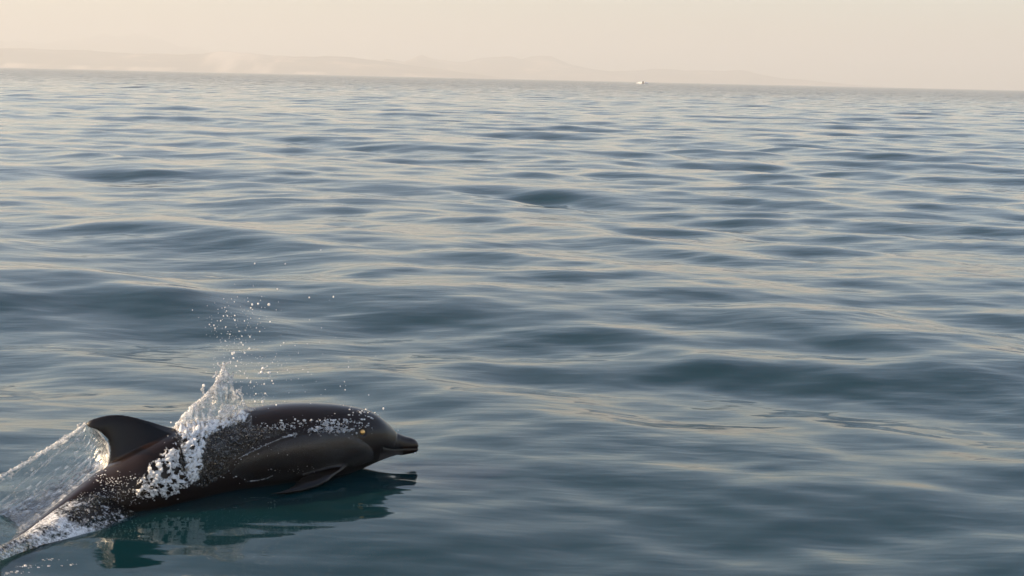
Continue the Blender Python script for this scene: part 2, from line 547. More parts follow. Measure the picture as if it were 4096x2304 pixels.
# pectoral fins
pec = [((1400, 1850), (1230, 1860), .10, .022), ((1372, 1880), (1215, 1900), .15, .018), ((1340, 1900), (1192, 1914), .20, .016), ((1312, 1926), (1182, 1928), .235, .013),
       ((1270, 1948), (1166, 1944), .26, .011), ((1210, 1966), (1140, 1958), .28, .009), ((1150, 1976), (1110, 1966), .29, .007), ((1090, 1979), (1080, 1972), .295, .004)]
UPD = Vector((0, 0, 1))
fin_solid([(P(*a, off=o), P(*b, off=o), (UPD * 0.6 + SIDE * 0.8).normalized(), t) for a, b, o, t in pec])
def mirror(p_): 
    d = (p_ - G1).dot(SIDE)
    return p_ - SIDE * 2 * d
fin_solid([(mirror(P(*a, off=o)), mirror(P(*b, off=o)), (UPD * 0.6 - SIDE * 0.8).normalized(), t) for a, b, o, t in pec])
# tail flukes, under water left of the picture
tailp = P(-300, 2400, tail_off(-300))
dn = (P(-300, 2400, tail_off(-300)) - P(-100, 2300, tail_off(-100))).normalized()
nrm = dn.cross(SIDE).normalized()
for sg in (1, -1):
    rows = []
    for k in range(9):
        v = k / 8
        L = tailp - dn * 0.10 + SIDE * sg * 0.30 * v + dn * (0.24 * v ** 1.6)
        Tr = tailp + dn * 0.10 + SIDE * sg * 0.30 * v + dn * (0.06 * math.sin(v * math.pi) * 0 + 0.07 * v ** 3)
        rows.append((L, Tr, nrm, .014 * (1 - v) + .003))
    fin_solid(rows)
body = mesh_obj('dolphin', verts, faces, M_SKIN)
bm = bmesh.new(); bm.from_mesh(body.data); bmesh.ops.recalc_face_normals(bm, faces=bm.faces[:]); bm.to_mesh(body.data); bm.free()
fuse(body, 0.0038, 8, 0.5)
# mouth line, jaw, brow: shaped on the fused body; pigment and painted warm sheen
inv = cam.matrix_world.inverted()
def project(p_):
    q = inv @ p_
    return (W0 / 2 + q.x / -q.z * FPX, H0 / 2 - q.y / -q.z * FPX)
mouth = [(1674, 1788), (1655, 1788), (1630, 1787), (1600, 1787), (1570, 1786), (1540, 1781), (1515, 1773), (1500, 1767)]
mxs = [m[0] for m in mouth][::-1]; mys = [m[1] for m in mouth][::-1]
me = body.data
pig = np.zeros(len(me.vertices))
NRM = [v.normal.copy() for v in me.vertices]
COS = [v.co.copy() for v in me.vertices]
EYE_AT = None
def first_hit(px, py):
    tmp = BVHTree.FromPolygons(COS, [tuple(p_.vertices) for p_ in me.polygons])
    o, d = ray(px, py)
    return tmp.ray_cast(o, d)[0]
EYE_AT = first_hit(1452, 1728)
ba = (EYE_AT - G1).dot(SIDE)
EYE_M = EYE_AT - SIDE * 2 * ba
for vi in range(len(COS)):
    vc = COS[vi]; vn = NRM[vi]
    off = (vc - G1).dot(SIDE)
    for _q in range(2):
        to = tail_off(x) if _q else 0
        flat = vc - SIDE * (off - to)
        x, y = project(flat)
    off -= to
    flat = flat            # onto the mid plane, so both cheeks match
    x, y = project(flat)
    t_, b_ = smooth_interp(max(-330, min(1671, x)), ax, at_), smooth_interp(max(-330, min(1671, x)), ax, ab)
    r_ = (y - t_) / max(1, b_ - t_)
    p_ = 0.10 + 0.16 * r_
    if r_ < 0.3: p_ += 0.03
    if r_ > 0.55: p_ += 0.9 * (r_ - 0.55) * min(1, max(0, (x - 500) / 500))
    if r_ < 0: p_ = 0.03                # fins are darkest
    if x > 1490:
        if r_ > 0.5: p_ += 0.9 * (r_ - .5)
        if x > 1600: p_ = 0.14 + 0.1 * max(0, r_ - .5)
    if x > 1498:
        my = np.interp(x, mxs, mys)
        d = (y - my)
        gdep = math.exp(-(d / 3.2) ** 2) * min(1, (x - 1498) / 12)
        vc = vc - vn * 0.0028 * gdep
        p_ -= 0.07 * gdep
        if 0 < d < 26: vc = vc + vn * 0.002 * math.sin(math.pi * d / 26)
    # crease between melon and beak
    dc = ((x - (1583 - 0.55 * (y - 1728))) / 7)
    if 1725 < y < 1780 and abs(dc) < 3:
        vc = vc - vn * 0.004 * math.exp(-dc * dc) * (1 - (y - 1725) / 55)
    # eye socket
    if x > 1380:
        de = min((vc - EYE_AT).length, (vc - EYE_M).length) * 1000.0
        vc = vc - vn * 0.003 * math.exp(-((de - 12) / 5) ** 2)
        p_ -= 0.12 * math.exp(-(de / 22) ** 2)
    wq = smooth_interp(max(-330, min(1671, x)), ax, aw)
    if abs(off) > wq + 0.004 and x > 900: p_ = -0.05
    COS[vi] = vc
    pig[vi] = max(0.02, p_)
me.vertices.foreach_set('co', np.array([tuple(c) for c in COS]).ravel())
at2 = me.attributes.new('pigment_sheen', 'FLOAT', 'POINT')
at2.data.foreach_set('value', pig)
me.update()
tag(body, 'dark wet dolphin leaping half out of the water with its back fin raised', 'dolphin')
bvh = BVHTree.FromPolygons([v.co.copy() for v in me.vertices], [tuple(p_.vertices) for p_ in me.polygons])
def hit(px, py, lift=0.0):
    o, d = ray(px, py)
    loc, n, i, dist = bvh.ray_cast(o, d)
    if loc is None: return None, None
    return loc + n * lift, n

def sphere_mesh(name, r, sub=2):
    bm = bmesh.new(); bmesh.ops.create_icosphere(bm, subdivisions=sub, radius=r)
    for f in bm.faces: f.smooth = True
    m_ = bpy.data.meshes.new(name); bm.to_mesh(m_); bm.free()
    return m_
ep, en = hit(1452, 1728)
eye_me = sphere_mesh('eye', 0.0118, 4); eye_me.materials.append(M_EYE)
for q in (ep - en * 0.006, mirror(ep - en * 0.006)):
    e = bpy.data.objects.new('eye', eye_me); C.objects.link(e); e.location = q; e.parent = body

# ------------------------------------------------------------------ water thrown up by the dolphin
def fbm(p_, f, s=0.0, o=4):
    return noise.fractal(Vector((p_[0] * f + s, p_[1] * f, p_[2] * f + s)), 1.0, 2.0, o)

def face_out(o):
    # single sheets: outer side towards the open air on the boat's side
    me_ = o.data
    tot = sum((p_.normal.dot(Vector((0, 0, 0.7)) + SIDE) * p_.area for p_ in me_.polygons), 0.0)
    if tot < 0: me_.flip_normals()

def set_aer(o, vals):
    a_ = o.data.attributes.new('aeration', 'FLOAT', 'POINT')
    a_.data.foreach_set('value', list(vals))

def crust(name, poly, mat, label, amp=0.02, step=3.2, cat='foam', seed=0.0, hole=-0.25, base=0.25, parent=None):
    '''crumpled bubbly water lying on the skin, thin and torn at its rim'''
    xs0 = min(p_[0] for p_ in poly); xs1 = max(p_[0] for p_ in poly)
    ys0 = min(p_[1] for p_ in poly); ys1 = max(p_[1] for p_ in poly)
    V, F, I, A = [], [], {}, []
    for i in range(int((xs1 - xs0) / step) + 1):
        for j in range(int((ys1 - ys0) / step) + 1):
            x = xs0 + i * step; y = ys0 + j * step
            wx = x + 14 * noise.noise(Vector((x * .03, y * .03, seed))) + 6 * noise.noise(Vector((x * .1, y * .1, seed)))
            wy = y + 14 * noise.noise(Vector((x * .03, y * .03, seed + 7))) + 6 * noise.noise(Vector((x * .1, y * .1, seed + 3)))
            if not poly_in(poly, wx, wy): continue
            h_ = noise.noise(Vector((x * .045, y * .045, seed + 11))) + .5 * noise.noise(Vector((x * .11, y * .11, seed + 12)))
            if h_ < hole: continue
            p_, n_ = hit(x, y)
            if p_ is None: p_, n_ = P(x, y, 0.06), SIDE
            e = min(1, poly_dist(poly, wx, wy) / 22)
            lump = abs(noise.noise(Vector((x * .06, y * .06, seed + 1)))) * 1.4 + 0.5 * abs(noise.noise(Vector((x * .16, y * .16, seed + 2)))) + .2 * noise.noise(Vector((x * .4, y * .4, seed + 4)))
            I[(i, j)] = len(V); V.append(p_ + n_ * (0.002 + amp * lump * (0.25 + 0.75 * e)))
            A.append(base * (0.3 + 0.7 * e) * min(1.6, 0.5 + lump) + 0.25 * min(0, h_))
    for (i, j) in list(I):
        q = [(i, j), (i, j + 1), (i + 1, j + 1), (i + 1, j)]
        if all(k in I for k in q): F.append(tuple(I[k] for k in q))
    o = mesh_obj(name, V, F, mat, parent)
    set_aer(o, A); face_out(o)
    if parent is None: tag(o, label, cat)
    return o

def poly_dist(poly, x, y):
    best = 1e9
    for (a, b), (c, d) in zip(poly, poly[1:] + poly[:1]):
        L2 = (c - a) ** 2 + (d - b) ** 2
        u = max(0, min(1, ((x - a) * (c - a) + (y - b) * (d - b)) / L2))
        best = min(best, math.hypot(x - a - u * (c - a), y - b - u * (d - b)))
    return best

class Blob:
    """collects balls and tubes, later fused into one lumpy body of water"""
    def __init__(self): self.v = []; self.f = []
    ico = None
    def ball(self, c, r, st=(1, 1, 1)):
        if Blob.ico is None:
            bm = bmesh.new(); bmesh.ops.create_icosphere(bm, subdivisions=1, radius=1)
            bm.verts.ensure_lookup_table()
            Blob.ico = ([v.co.copy() for v in bm.verts], [tuple(v.index for v in f.verts) for f in bm.faces]); bm.free()
        b = len(self.v)
        for q in Blob.ico[0]: self.v.append((c[0] + q.x * r * st[0], c[1] + q.y * r * st[1], c[2] + q.z * r * st[2]))
        for f in Blob.ico[1]: self.f.append(tuple(b + i for i in f))
    def path(self, pts, r0, r1, step=0.6, jit=0.3):
        for a, b in zip(pts, pts[1:]):
            a_, b_ = Vector(a), Vector(b)
            L = (b_ - a_).length
            n = max(1, int(L / (max(r0, r1) * step)))
            for i in range(n):
                u = i / n
                r = (r0 + (r1 - r0) * u) * (1 + jit * (random.random() * 2 - 1))
                self.ball(a_.lerp(b_, u) + Vector([random.gauss(0, r * 0.25) for _ in range(3)]), r)
    def make(self, name, mat, voxel=0.0025, smooth=1, parent=None):
        o = mesh_obj(name, self.v, self.f, mat, parent)
        if voxel: fuse(o, voxel, smooth)
        return o

def poly_in(poly, x, y):
    c = False
    j = len(poly) - 1
    for i in range(len(poly)):
        xi, yi = poly[i]; xj, yj = poly[j]
        if (yi > y) != (yj > y) and x < (xj - xi) * (y - yi) / (yj - yi) + xi: c = not c
        j = i
    return c

# --- the jet of water above the back
splash = bpy.data.objects.new('splash', None); C.objects.link(splash)
tag(splash, 'glassy jet of sunlit water bursting up over the dolphin\'s back', 'splash')
outline = [(640, 1760), (701, 1700), (730, 1667), (764, 1625), (808, 1587), (837, 1560), (856, 1532), (872, 1508), (884, 1475), (895, 1452), (903, 1480), (915, 1498), (926, 1520),
           (930, 1545), (938, 1572), (955, 1585), (968, 1600), (980, 1628), (1010, 1645), (1030, 1690), (900, 1800), (760, 1820)]
def off_spout(x, y):
    return 0.03 + 0.05 * noise.noise(Vector((x * 0.012, y * 0.01, 1.3))) + 0.06 * max(0, (y - 1600) / 200)
step = 4.0
cells = {}
vv, ff = [], []
def gv(i, j):
    k = (i, j)
    if k not in cells:
        x = 620 + i * step + 2.5 * noise.noise(Vector((i * .37, j * .37, 0))); y = 1440 + j * step
        p_ = P(x, y, off_spout(x, y) + 0.010 * noise.fractal(Vector((x * .03, y * .03, 4)), 1, 2, 4))
        cells[k] = len(vv); vv.append(p_)
    return cells[k]
for i in range(105):
    for j in range(96):
        x = 620 + (i + .5) * step; y = 1440 + (j + .5) * step
        wob = 7 * noise.noise(Vector((x * .06, y * .06, 9)))
        if poly_in(outline, x + wob, y + wob) and noise.noise(Vector((x * .035, y * .03, 22))) < 0.42:
            ff.append((gv(i, j), gv(i, j + 1), gv(i + 1, j + 1), gv(i + 1, j)))
sh = mesh_obj('water_sheet', vv, ff, M_SHEET, splash)
leftline = [(640, 1760), (701, 1700), (730, 1667), (764, 1625), (808, 1587), (837, 1560), (856, 1532), (872, 1508), (884, 1475), (895, 1452)]
aer = []
for v in vv:
    x, y = project(v)
    dl = min(math.hypot(x - a, y - b) for (a, b) in [(l0[0] + (l1[0] - l0[0]) * q / 4, l0[1] + (l1[1] - l0[1]) * q / 4) for l0, l1 in zip(leftline, leftline[1:]) for q in range(4)])
    do = poly_dist(outline, x, y)
    vert_streak = noise.noise(Vector((x * .10, y * .022, 31)))
    aer.append(0.30 * math.exp(-dl / 26) + 0.16 * math.exp(-do / 7) + 0.22 * max(0, min(1, (y - 1640) / 60)) + 0.22 * vert_streak - 0.04)
set_aer(sh, aer)
so = sh.modifiers.new('s', 'SOLIDIFY'); so.thickness = 0.004; so.offset = 0
bake(sh)
bl = Blob()
def Q(x, y, d=0.0): return P(x, y, off_spout(x, y) + d)
left = [(700, 1705), (730, 1669), (764, 1625), (808, 1587), (837, 1560), (856, 1530), (870, 1505), (884, 1475), (893, 1452)]
for n_ in range(2):
    pts = [Q(x + random.gauss(6, 4), y + random.gauss(4, 4), random.gauss(0, .012)) for x, y in left]
    bl.path(pts, .0055, .003, .7, .5)
bl.path([Q(*p_) for p_ in [(893, 1452), (898, 1478), (915, 1498), (928, 1520), (928, 1535), (936, 1572)]], .005, .004)
bl.path([Q(*p_) for p_ in [(928, 1520), (930, 1500), (931, 1488)]], .004, .006)
bl.path([Q(*p_) for p_ in [(936, 1572), (950, 1560), (966, 1556)]], .004, .008)
bl.path([Q(*p_) for p_ in [(950, 1566), (968, 1580), (970, 1600), (982, 1628), (1020, 1642)]], .005, .006)
bl.path([Q(*p_) for p_ in [(885, 1470), (876, 1455), (872, 1450)]], .003, .006)
bl.path([Q(*p_) for p_ in [(895, 1455), (915, 1450), (924, 1449)]], .003, .005)
bl.path([Q(*p_) for p_ in [(850, 1510), (862, 1500), (868, 1482)]], .003, .005)
bl.path([Q(*p_) for p_ in [(812, 1575), (811, 1555), (815, 1540)]], .003, .008)
for (x0, y0, x1, y1) in [(870, 1505, 846, 1620), (850, 1545, 846, 1650), (846, 1620, 836, 1700), (900, 1500, 926, 1560), (790, 1610, 770, 1700), (820, 1590, 806, 1690), (968, 1600, 940, 1700), (1015, 1645, 1005, 1700), (930, 1580, 975, 1690)]:
    pts = [Q(x0 + (x1 - x0) * u + random.gauss(0, 5), y0 + (y1 - y0) * u, random.gauss(0, .008)) for u in (0, .25, .5, .75, 1)]
    bl.path(pts, .002, .0038, .7, .5)
for _ in range(70):                           # bright bulb of water
    x, y = random.gauss(915, 17), random.gauss(1645, 14)
    bl.ball(Q(x, y, random.gauss(.02, .01)), random.uniform(.004, .012))
for _ in range(90):                           # lumps along the left skirt
    u = random.random()
    k = u * (len(left) - 1); i = int(k); f = k - i
    x = left[i][0] * (1 - f) + left[min(i + 1, 8)][0] * f; y = left[i][1] * (1 - f) + left[min(i + 1, 8)][1] * f
    d = abs(random.gauss(0, 1)) * 28 * (1 - 0.7 * u)
    bl.ball(Q(x + d, y + d * .5, random.gauss(0, .02)), .0015 + .005 * random.random() ** 2)
bl.make('water_strands', M_RIM, 0.0018, 3, splash)

# --- foam collar and foam clumps on the flank
def foam(name, spots, mat, label, r=(.004, .016), lift=(.0, .015), vox=.0028, cat='foam', kind=None, dens=2.2):
    b = Blob()
    for (x, y, sx, sy, n) in spots:
        for _ in range(int(n * dens)):
            px, py = random.gauss(x, sx), random.gauss(y, sy)
            p_, n_ = hit(px, py, random.uniform(*lift))
            if p_ is None: p_ = P(px, py, 0.08)
            b.ball(p_, r[0] + (r[1] - r[0]) * random.random() ** 2.2)
    o = b.make(name, mat, vox, 1)
    cs = [(v.co + v.normal * (0.0035 * fbm(v.co, 110, 2) + 0.003 * fbm(v.co, 45, 4)))[:] for v in o.data.vertices]
    o.data.vertices.foreach_set('co', np.array(cs).ravel()); o.data.update()
    tag(o, label, cat, kind=kind)
    return o
col = crust('foam', [(690, 1705), (760, 1690), (860, 1670), (960, 1650), (1005, 1655), (985, 1690), (900, 1720), (838, 1745), (822, 1800), (812, 1860), (790, 1925), (755, 1940), (735, 1890), (728, 1820), (722, 1760)], M_CRUST,
      'golden lit collar of foam wrapped round the dolphin\'s back behind the splash', .022, 3.0, seed=2.0, hole=-0.55, base=.36)
cl = crust('foam', [(560, 1925), (590, 1860), (630, 1830), (655, 1795), (700, 1770), (722, 1790), (725, 1850), (742, 1900), (755, 1950), (700, 1975), (640, 1990), (560, 1985), (530, 1960)], M_CRUST,
      'greyish white bubbly foam clumps clinging below the dorsal fin', .026, 3.0, seed=9.0, hole=-0.22, base=.30)
def loose(parent, spots, r, lift):
    b = Blob()
    for (x, y, sx, sy, n) in spots:
        for _ in range(n):
            px, py = random.gauss(x, sx), random.gauss(y, sy)
            p_, n_ = hit(px, py, random.uniform(*lift))
            if p_ is None: p_ = P(px, py, 0.08)
            b.ball(p_, r[0] + (r[1] - r[0]) * random.random() ** 3)
    o = b.make('foam_bubbles', M_RIM, .002, 0, parent); o['kind'] = 'stuff'
loose(col, [(775, 1765, 30, 40, 90), (765, 1860, 22, 40, 60), (835, 1705, 45, 14, 60), (930, 1672, 45, 12, 40)], (.001, .004), (0, .03))
loose(cl, [(640, 1915, 50, 40, 80), (600, 1950, 30, 20, 30), (690, 1800, 24, 24, 30)], (.001, .004), (0, .03))

# --- small beads and flecks of water on the skin
def beads(name, spots, mat, label, r=(.0015, .004), sub=1):
    b = Blob()
    for (x, y, sx, sy, n) in spots:
        for _ in range(n):
            px, py = random.gauss(x, sx), random.gauss(y, sy)
            p_, n_ = hit(px, py, 0.001)
            if p_ is None: continue
            rr = r[0] + (r[1] - r[0]) * random.random() ** 3
            b.ball(p_, rr, (random.uniform(.7, 1.8), 1, random.uniform(.6, 1.2)))
    o = b.make(name, mat, 0)
    tag(o, label, 'water drops', kind='stuff')
    return o
beads('water_beads', [(1300, 1690, 28, 9, 60), (1340, 1690, 40, 14, 60), (1400, 1700, 35, 14, 70), (1150, 1700, 35, 8, 60), (1220, 1690, 50, 16, 30), (1430, 1660, 35, 18, 30), (1110, 1712, 25, 8, 40), (1330, 1715, 60, 8, 60), (1475, 1650, 18, 10, 14)],
      M_DROP, 'glittering water beads sprinkled over the dolphin\'s head', (.0009, .0055))
beads('water_flecks', [(900, 1760, 55, 35, 90), (960, 1730, 50, 25, 110), (880, 1840, 50, 40, 50), (1000, 1780, 60, 30, 50), (1060, 1722, 50, 10, 60), (830, 1800, 30, 50, 60), (1180, 1880, 60, 6, 24), (460, 1930, 50, 20, 130), (420, 1990, 60, 20, 160), (560, 1970, 60, 20, 120)],
      M_DROP, 'golden flecks of water running down the dolphin\'s flank', (.001, .0032))

# --- thin running water over the flank
vv, ff, ids = [], [], {}
run_poly = [(700, 1735), (800, 1700), (900, 1665), (1000, 1650), (1015, 1700), (1090, 1712), (1180, 1725), (1060, 1765), (960, 1815), (900, 1900), (800, 1960), (720, 1900)]
for i in range(0, 90):
    for j in range(0, 60):
        x = 690 + i * 6; y = 1640 + j * 6
        if not poly_in(run_poly, x + 14 * noise.noise(Vector((x * .03, y * .03, 1))), y + 14 * noise.noise(Vector((x * .03, y * .03, 7)))): continue
        p_, n_ = hit(x, y)
        if p_ is None: continue
        ids[(i, j)] = len(vv); vv.append(p_ + n_ * (0.004 + 0.004 * abs(fbm(p_, 30, 3))))
for (i, j) in list(ids):
    q = [(i, j), (i, j + 1), (i + 1, j + 1), (i + 1, j)]
    if all(k in ids for k in q): ff.append(tuple(ids[k] for k in q))
run = mesh_obj('water_film', vv, ff, M_RUN); face_out(run)
tag(run, 'thin sparkling film of water running over the dark flank', 'water film', kind='stuff')

# --- smooth bow water riding over the cheek and chest
bow_poly = [(950, 1832), (1040, 1792), (1120, 1757), (1180, 1738), (1280, 1716), (1340, 1714), (1400, 1728), (1452, 1752), (1492, 1785), (1500, 1822), (1488, 1850), (1440, 1864), (1300, 1896), (1150, 1928), (1040, 1935), (960, 1925), (900, 1900)]
def edge_dist(x, y):
    best = 1e9
    for (a, b), (c, d) in zip(bow_poly, bow_poly[1:] + bow_poly[:1]):
        L2 = (c - a) ** 2 + (d - b) ** 2
        u = max(0, min(1, ((x - a) * (c - a) + (y - b) * (d - b)) / L2))
        best = min(best, math.hypot(x - a - u * (c - a), y - b - u * (d - b)))
    return best
vv, ff, ids = [], [], {}
st = 7
for i in range(0, 90):
    for j in range(0, 36):
        x = 890 + i * st; y = 1700 + j * st
        if not poly_in(bow_poly, x, y): continue
        e = edge_dist(x, y)
        p_, n_ = hit(x, y)
        if p_ is None: continue
        u = min(1, e / 34)
        fade_ = min(1, max(0.0, (1925 - y + (x - 1000) * 0.0) / 110)) * min(1, max(0, (x - 930) / 160))
        lift = 0.001 + 0.024 * math.sqrt(max(0, 1 - (1 - u) ** 2)) * fade_ + 0.003 * noise.noise(Vector((x * .02, y * .03, 3)))
        ids[(i, j)] = len(vv); vv.append(p_ + n_ * lift)
for (i, j) in list(ids):
    q = [(i, j), (i, j + 1), (i + 1, j + 1), (i + 1, j)]
    if all(k in ids for k in q): ff.append(tuple(ids[k] for k in q))
bow = mesh_obj('bow_wave', vv, ff, M_FILM)
bm = bmesh.new(); bm.from_mesh(bow.data); seen = set(); isl = []
for v0 in bm.verts:
    if v0 in seen: continue
    stk = [v0]; seen.add(v0); cur_i = []
    while stk:
        w = stk.pop(); cur_i.append(w)
        for e_ in w.link_edges:
            o_ = e_.other_vert(w)
            if o_ not in seen: seen.add(o_); stk.append(o_)
    isl.append(cur_i)
isl.sort(key=len)
bmesh.ops.delete(bm, geom=[w for q_ in isl[:-1] for w in q_], context='VERTS'); bm.to_mesh(bow.data); bm.free(); face_out(bow)
s1 = bow.modifiers.new('a', 'SMOOTH'); s1.iterations = 25; s1.factor = .5
s2 = bow.modifiers.new('b', 'SUBSURF'); s2.levels = 1
bake(bow)
b = Blob()
edge = [(950, 1832), (1000, 1808), (1040, 1790), (1090, 1768), (1130, 1752), (1180, 1737), (1230, 1725), (1280, 1715), (1340, 1712), (1400, 1726)]
pts = [hit(x, y, .012)[0] for x, y in edge]
b.path(pts[:5], .0018, .0022, .6, .5)
b.path(pts[6:], .003, .004, .6, .8)
for _ in range(60):
    u = random.random(); b.ball(hit(1128 + 50 * u, 1752 - 14 * u + random.gauss(0, 1.5), .016)[0], random.uniform(.002, .004), (2, 1, .8))
for _ in range(260):
    x = random.gauss(1300, 60); b.ball(hit(x, 1722 + abs(x - 1310) * .08 + random.gauss(0, 9), random.uniform(.004, .02))[0], .001 + .004 * random.random() ** 3)
b.path([hit(x, y, .006)[0] for x, y in [(980, 1925), (1030, 1918), (1060, 1912), (1090, 1900)]], .0015, .0025, .6, .5)
ed_ = b.make('film_edge_highlight', M_RIM, .0018, 0, bow)  # milky strands and balls stand in for highlights along the film's edge
ed_['kind'] = 'stuff'
tag(bow, 'smooth grey film of bow water sliding over the dolphin\'s cheek and chest', 'bow wave')

# --- curtain of water trailing from the dorsal fin
topc = [(342, 1692), (318, 1712), (290, 1733), (255, 1752), (222, 1772), (185, 1795), (150, 1818), (105, 1846), (60, 1872), (0, 1905), (-70, 1945), (-160, 2000), (-260, 2060)]
botc = [(395, 1728), (432, 1775), (438, 1820), (430, 1862), (400, 1895), (360, 1930), (310, 1975), (255, 2018), (195, 2068), (125, 2120), (50, 2170), (-60, 2230), (-200, 2290)]
nu, nv = 110, 60
vv, ff = [], []
for i in range(nu):
    u = i / (nu - 1) * (len(topc) - 1); k = min(int(u), len(topc) - 2); f = u - k
    tx, ty = topc[k][0] * (1 - f) + topc[k + 1][0] * f, topc[k][1] * (1 - f) + topc[k + 1][1] * f
    bx_, by_ = botc[k][0] * (1 - f) + botc[k + 1][0] * f, botc[k][1] * (1 - f) + botc[k + 1][1] * f
    for j in range(nv):
        v = j / (nv - 1)
        x, y = tx * (1 - v) + bx_ * v, ty * (1 - v) + by_ * v
        y += (5 * noise.noise(Vector((x * .05, y * .02, 2))) + 5 * noise.noise(Vector((x * .16, y * .02, 6)))) * (1 - v) ** 4
        streak = noise.fractal(Vector((i * 0.035, j * .28, 5)), 1, 2, 4)
        o_ = 0.0 - 0.025 * math.sin(math.pi * v) * min(1, i / 30) + 0.004 * streak + .006 * noise.noise(Vector((i * .2, j * .35, 1)))
        vv.append(P(x, y, o_ + tail_off(bx_) * v * v))
for i in range(nu - 1):
    for j in range(nv - 1):
        ff.append((i * nv + j, i * nv + j + 1, (i + 1) * nv + j + 1, (i + 1) * nv + j))
cur = mesh_obj('water_curtain', vv, ff, M_CURTAIN)
aer = []
for i in range(nu):
    for j in range(nv):
        v = j / (nv - 1)
        st_ = noise.fractal(Vector((i * 0.05 + j * .05, j * .34, 15)), 1, 2, 3)
        aer.append(0.34 * math.exp(-v / .035) + 0.16 * st_ * (1 - .5 * v) + 0.20 * max(0, (v - .72) / .28) ** 2 - .10 * math.sin(math.pi * v) + (.06 if i < 30 else .06 - .12 * min(1, (i - 30) / 30)) * (1 if v < .8 else 0))
set_aer(cur, aer)
so = cur.modifiers.new('s', 'SOLIDIFY'); so.thickness = 0.003; so.offset = 0
bake(cur)
b = Blob()
for n_ in range(2):
    b.path([P(x + random.gauss(0, 2), y + random.gauss(2, 2), random.gauss(0, .004)) for x, y in topc], .004, .006, .7, .5)
for (x0, y0, x1, y1) in [(262, 1765, 180, 1870), (330, 1740, 120, 1900), (200, 1830, 60, 1960)]:
    b.path([P(x0 + (x1 - x0) * u + random.gauss(0, 4), y0 + (y1 - y0) * u, 0.005) for u in (0, .2, .4, .6, .8, 1)], .0025, .003, .8, .5)
for _ in range(170):
    i = random.randrange(len(topc) - 1); f = random.random()
    b.ball(P(topc[i][0] * (1 - f) + topc[i + 1][0] * f + random.gauss(0, 5), topc[i][1] * (1 - f) + topc[i + 1][1] * f + random.gauss(0, 7)), .001 + .004 * random.random() ** 2.5)
b.make('curtain_rim', M_RIM, .0024, 1, cur)
tag(cur, 'thin clear curtain of water trailing from the dorsal fin tip', 'water curtain')

# --- churned wake over the tail
wk_top = [(400, 1940), (380, 1945), (360, 1955), (340, 1955), (280, 2000), (220, 2040), (160, 2085), (100, 2130), (40, 2165), (-40, 2200), (-160, 2250), (-300, 2320)]
wk_bot = [(560, 2066), (520, 2080), (500, 2086), (470, 2096), (430, 2112), (390, 2125), (333, 2138), (250, 2160), (166, 2180), (70, 2215), (-60, 2270), (-250, 2360)]
nu, nv = 150, 46
vv, ff = [], []
for i in range(nu):
    u = i / (nu - 1) * (len(wk_top) - 1); k = min(int(u), len(wk_top) - 2); f = u - k
    tx, ty = wk_top[k][0] * (1 - f) + wk_top[k + 1][0] * f, wk_top[k][1] * (1 - f) + wk_top[k + 1][1] * f
    bx_, by_ = wk_bot[k][0] * (1 - f) + wk_bot[k + 1][0] * f, wk_bot[k][1] * (1 - f) + wk_bot[k + 1][1] * f
    T = P(tx, ty, tail_off(tx) + 0.03)
    B = ground(bx_, by_, -0.015)
    for j in range(nv):
        v = j / (nv - 1)
        p_ = T.lerp(B, v)
        p_ = Vector((p_.x, p_.y, max(p_.z, -0.02) if v > .9 else p_.z)) + Vector((0, 0, 0.02 * math.sin(math.pi * v) * min(1, i / 50)))
        p_ += (Vector((0, 0, 1)) + SIDE).normalized() * (0.012 * fbm(p_, 9, 1) + 0.004 * fbm(p_, 30, 5)) * min(1, i / 30) * math.sin(math.pi * min(1, v * 1.05)) 
        vv.append(p_)
for i in range(nu - 1):
    for j in range(nv - 1):
        ff.append((i * nv + j, i * nv + j + 1, (i + 1) * nv + j + 1, (i + 1) * nv + j))
wake = mesh_obj('wake', vv, ff, M_WAKE); face_out(wake)
set_aer(wake, [0.27 * math.exp(-(((i - 88) / 26) ** 2)) * (1 - .55 * math.sin(math.pi * (j / 45) ** .8)) + 0.16 * fbm(vv[i * 46 + j], 14, 3) + .10 * (j / 45) ** 6 - .03 - .25 * max(0, 1 - i / 22) for i in range(150) for j in range(46)])
tag(wake, 'churned foamy wake streaming back over the submerged tail', 'wake', kind='stuff')
b = Blob()
wbv = BVHTree.FromPolygons([Vector(v) for v in vv], ff)
for (x, y, sx, sy, n) in [(190, 2010, 40, 22, 260), (150, 2060, 50, 25, 240), (60, 2130, 50, 25, 220), (235, 1985, 30, 18, 120), (400, 1935, 25, 16, 90), (110, 2000, 40, 22, 60), (300, 2030, 60, 25, 160), (90, 2190, 90, 12, 160), (330, 2110, 90, 12, 110), (560, 2045, 70, 8, 50), (250, 2070, 90, 30, 160)]:
    for _ in range(n):
        px, py = random.gauss(x, sx), random.gauss(y, sy)
        o, d = ray(px, py)
        loc = wbv.ray_cast(o, d)[0]
        if loc is None: loc = P(px, py, 0.02)
        b.ball(loc, .0012 + .0045 * random.random() ** 3)
o = b.make('wake_spray', M_RIM, .0022, 0, wake)
o['kind'] = 'stuff'
# bubbles lying on the water by the tail
b = Blob()
for (x, y, sx, n) in [(130, 2265, 40, 24), (60, 2290, 40, 20), (290, 2258, 14, 8), (205, 2240, 30, 8)]:
    for _ in range(n):
        p_ = ground(random.gauss(x, sx), random.gauss(y, 3))
        b.ball(p_, .001 + .003 * random.random() ** 2, (1.6, 1, .8))
tag(b.make('foam_bubbles', M_RIM, 0), 'line of foam bubbles floating on the calm water by the tail', 'foam', kind='stuff')

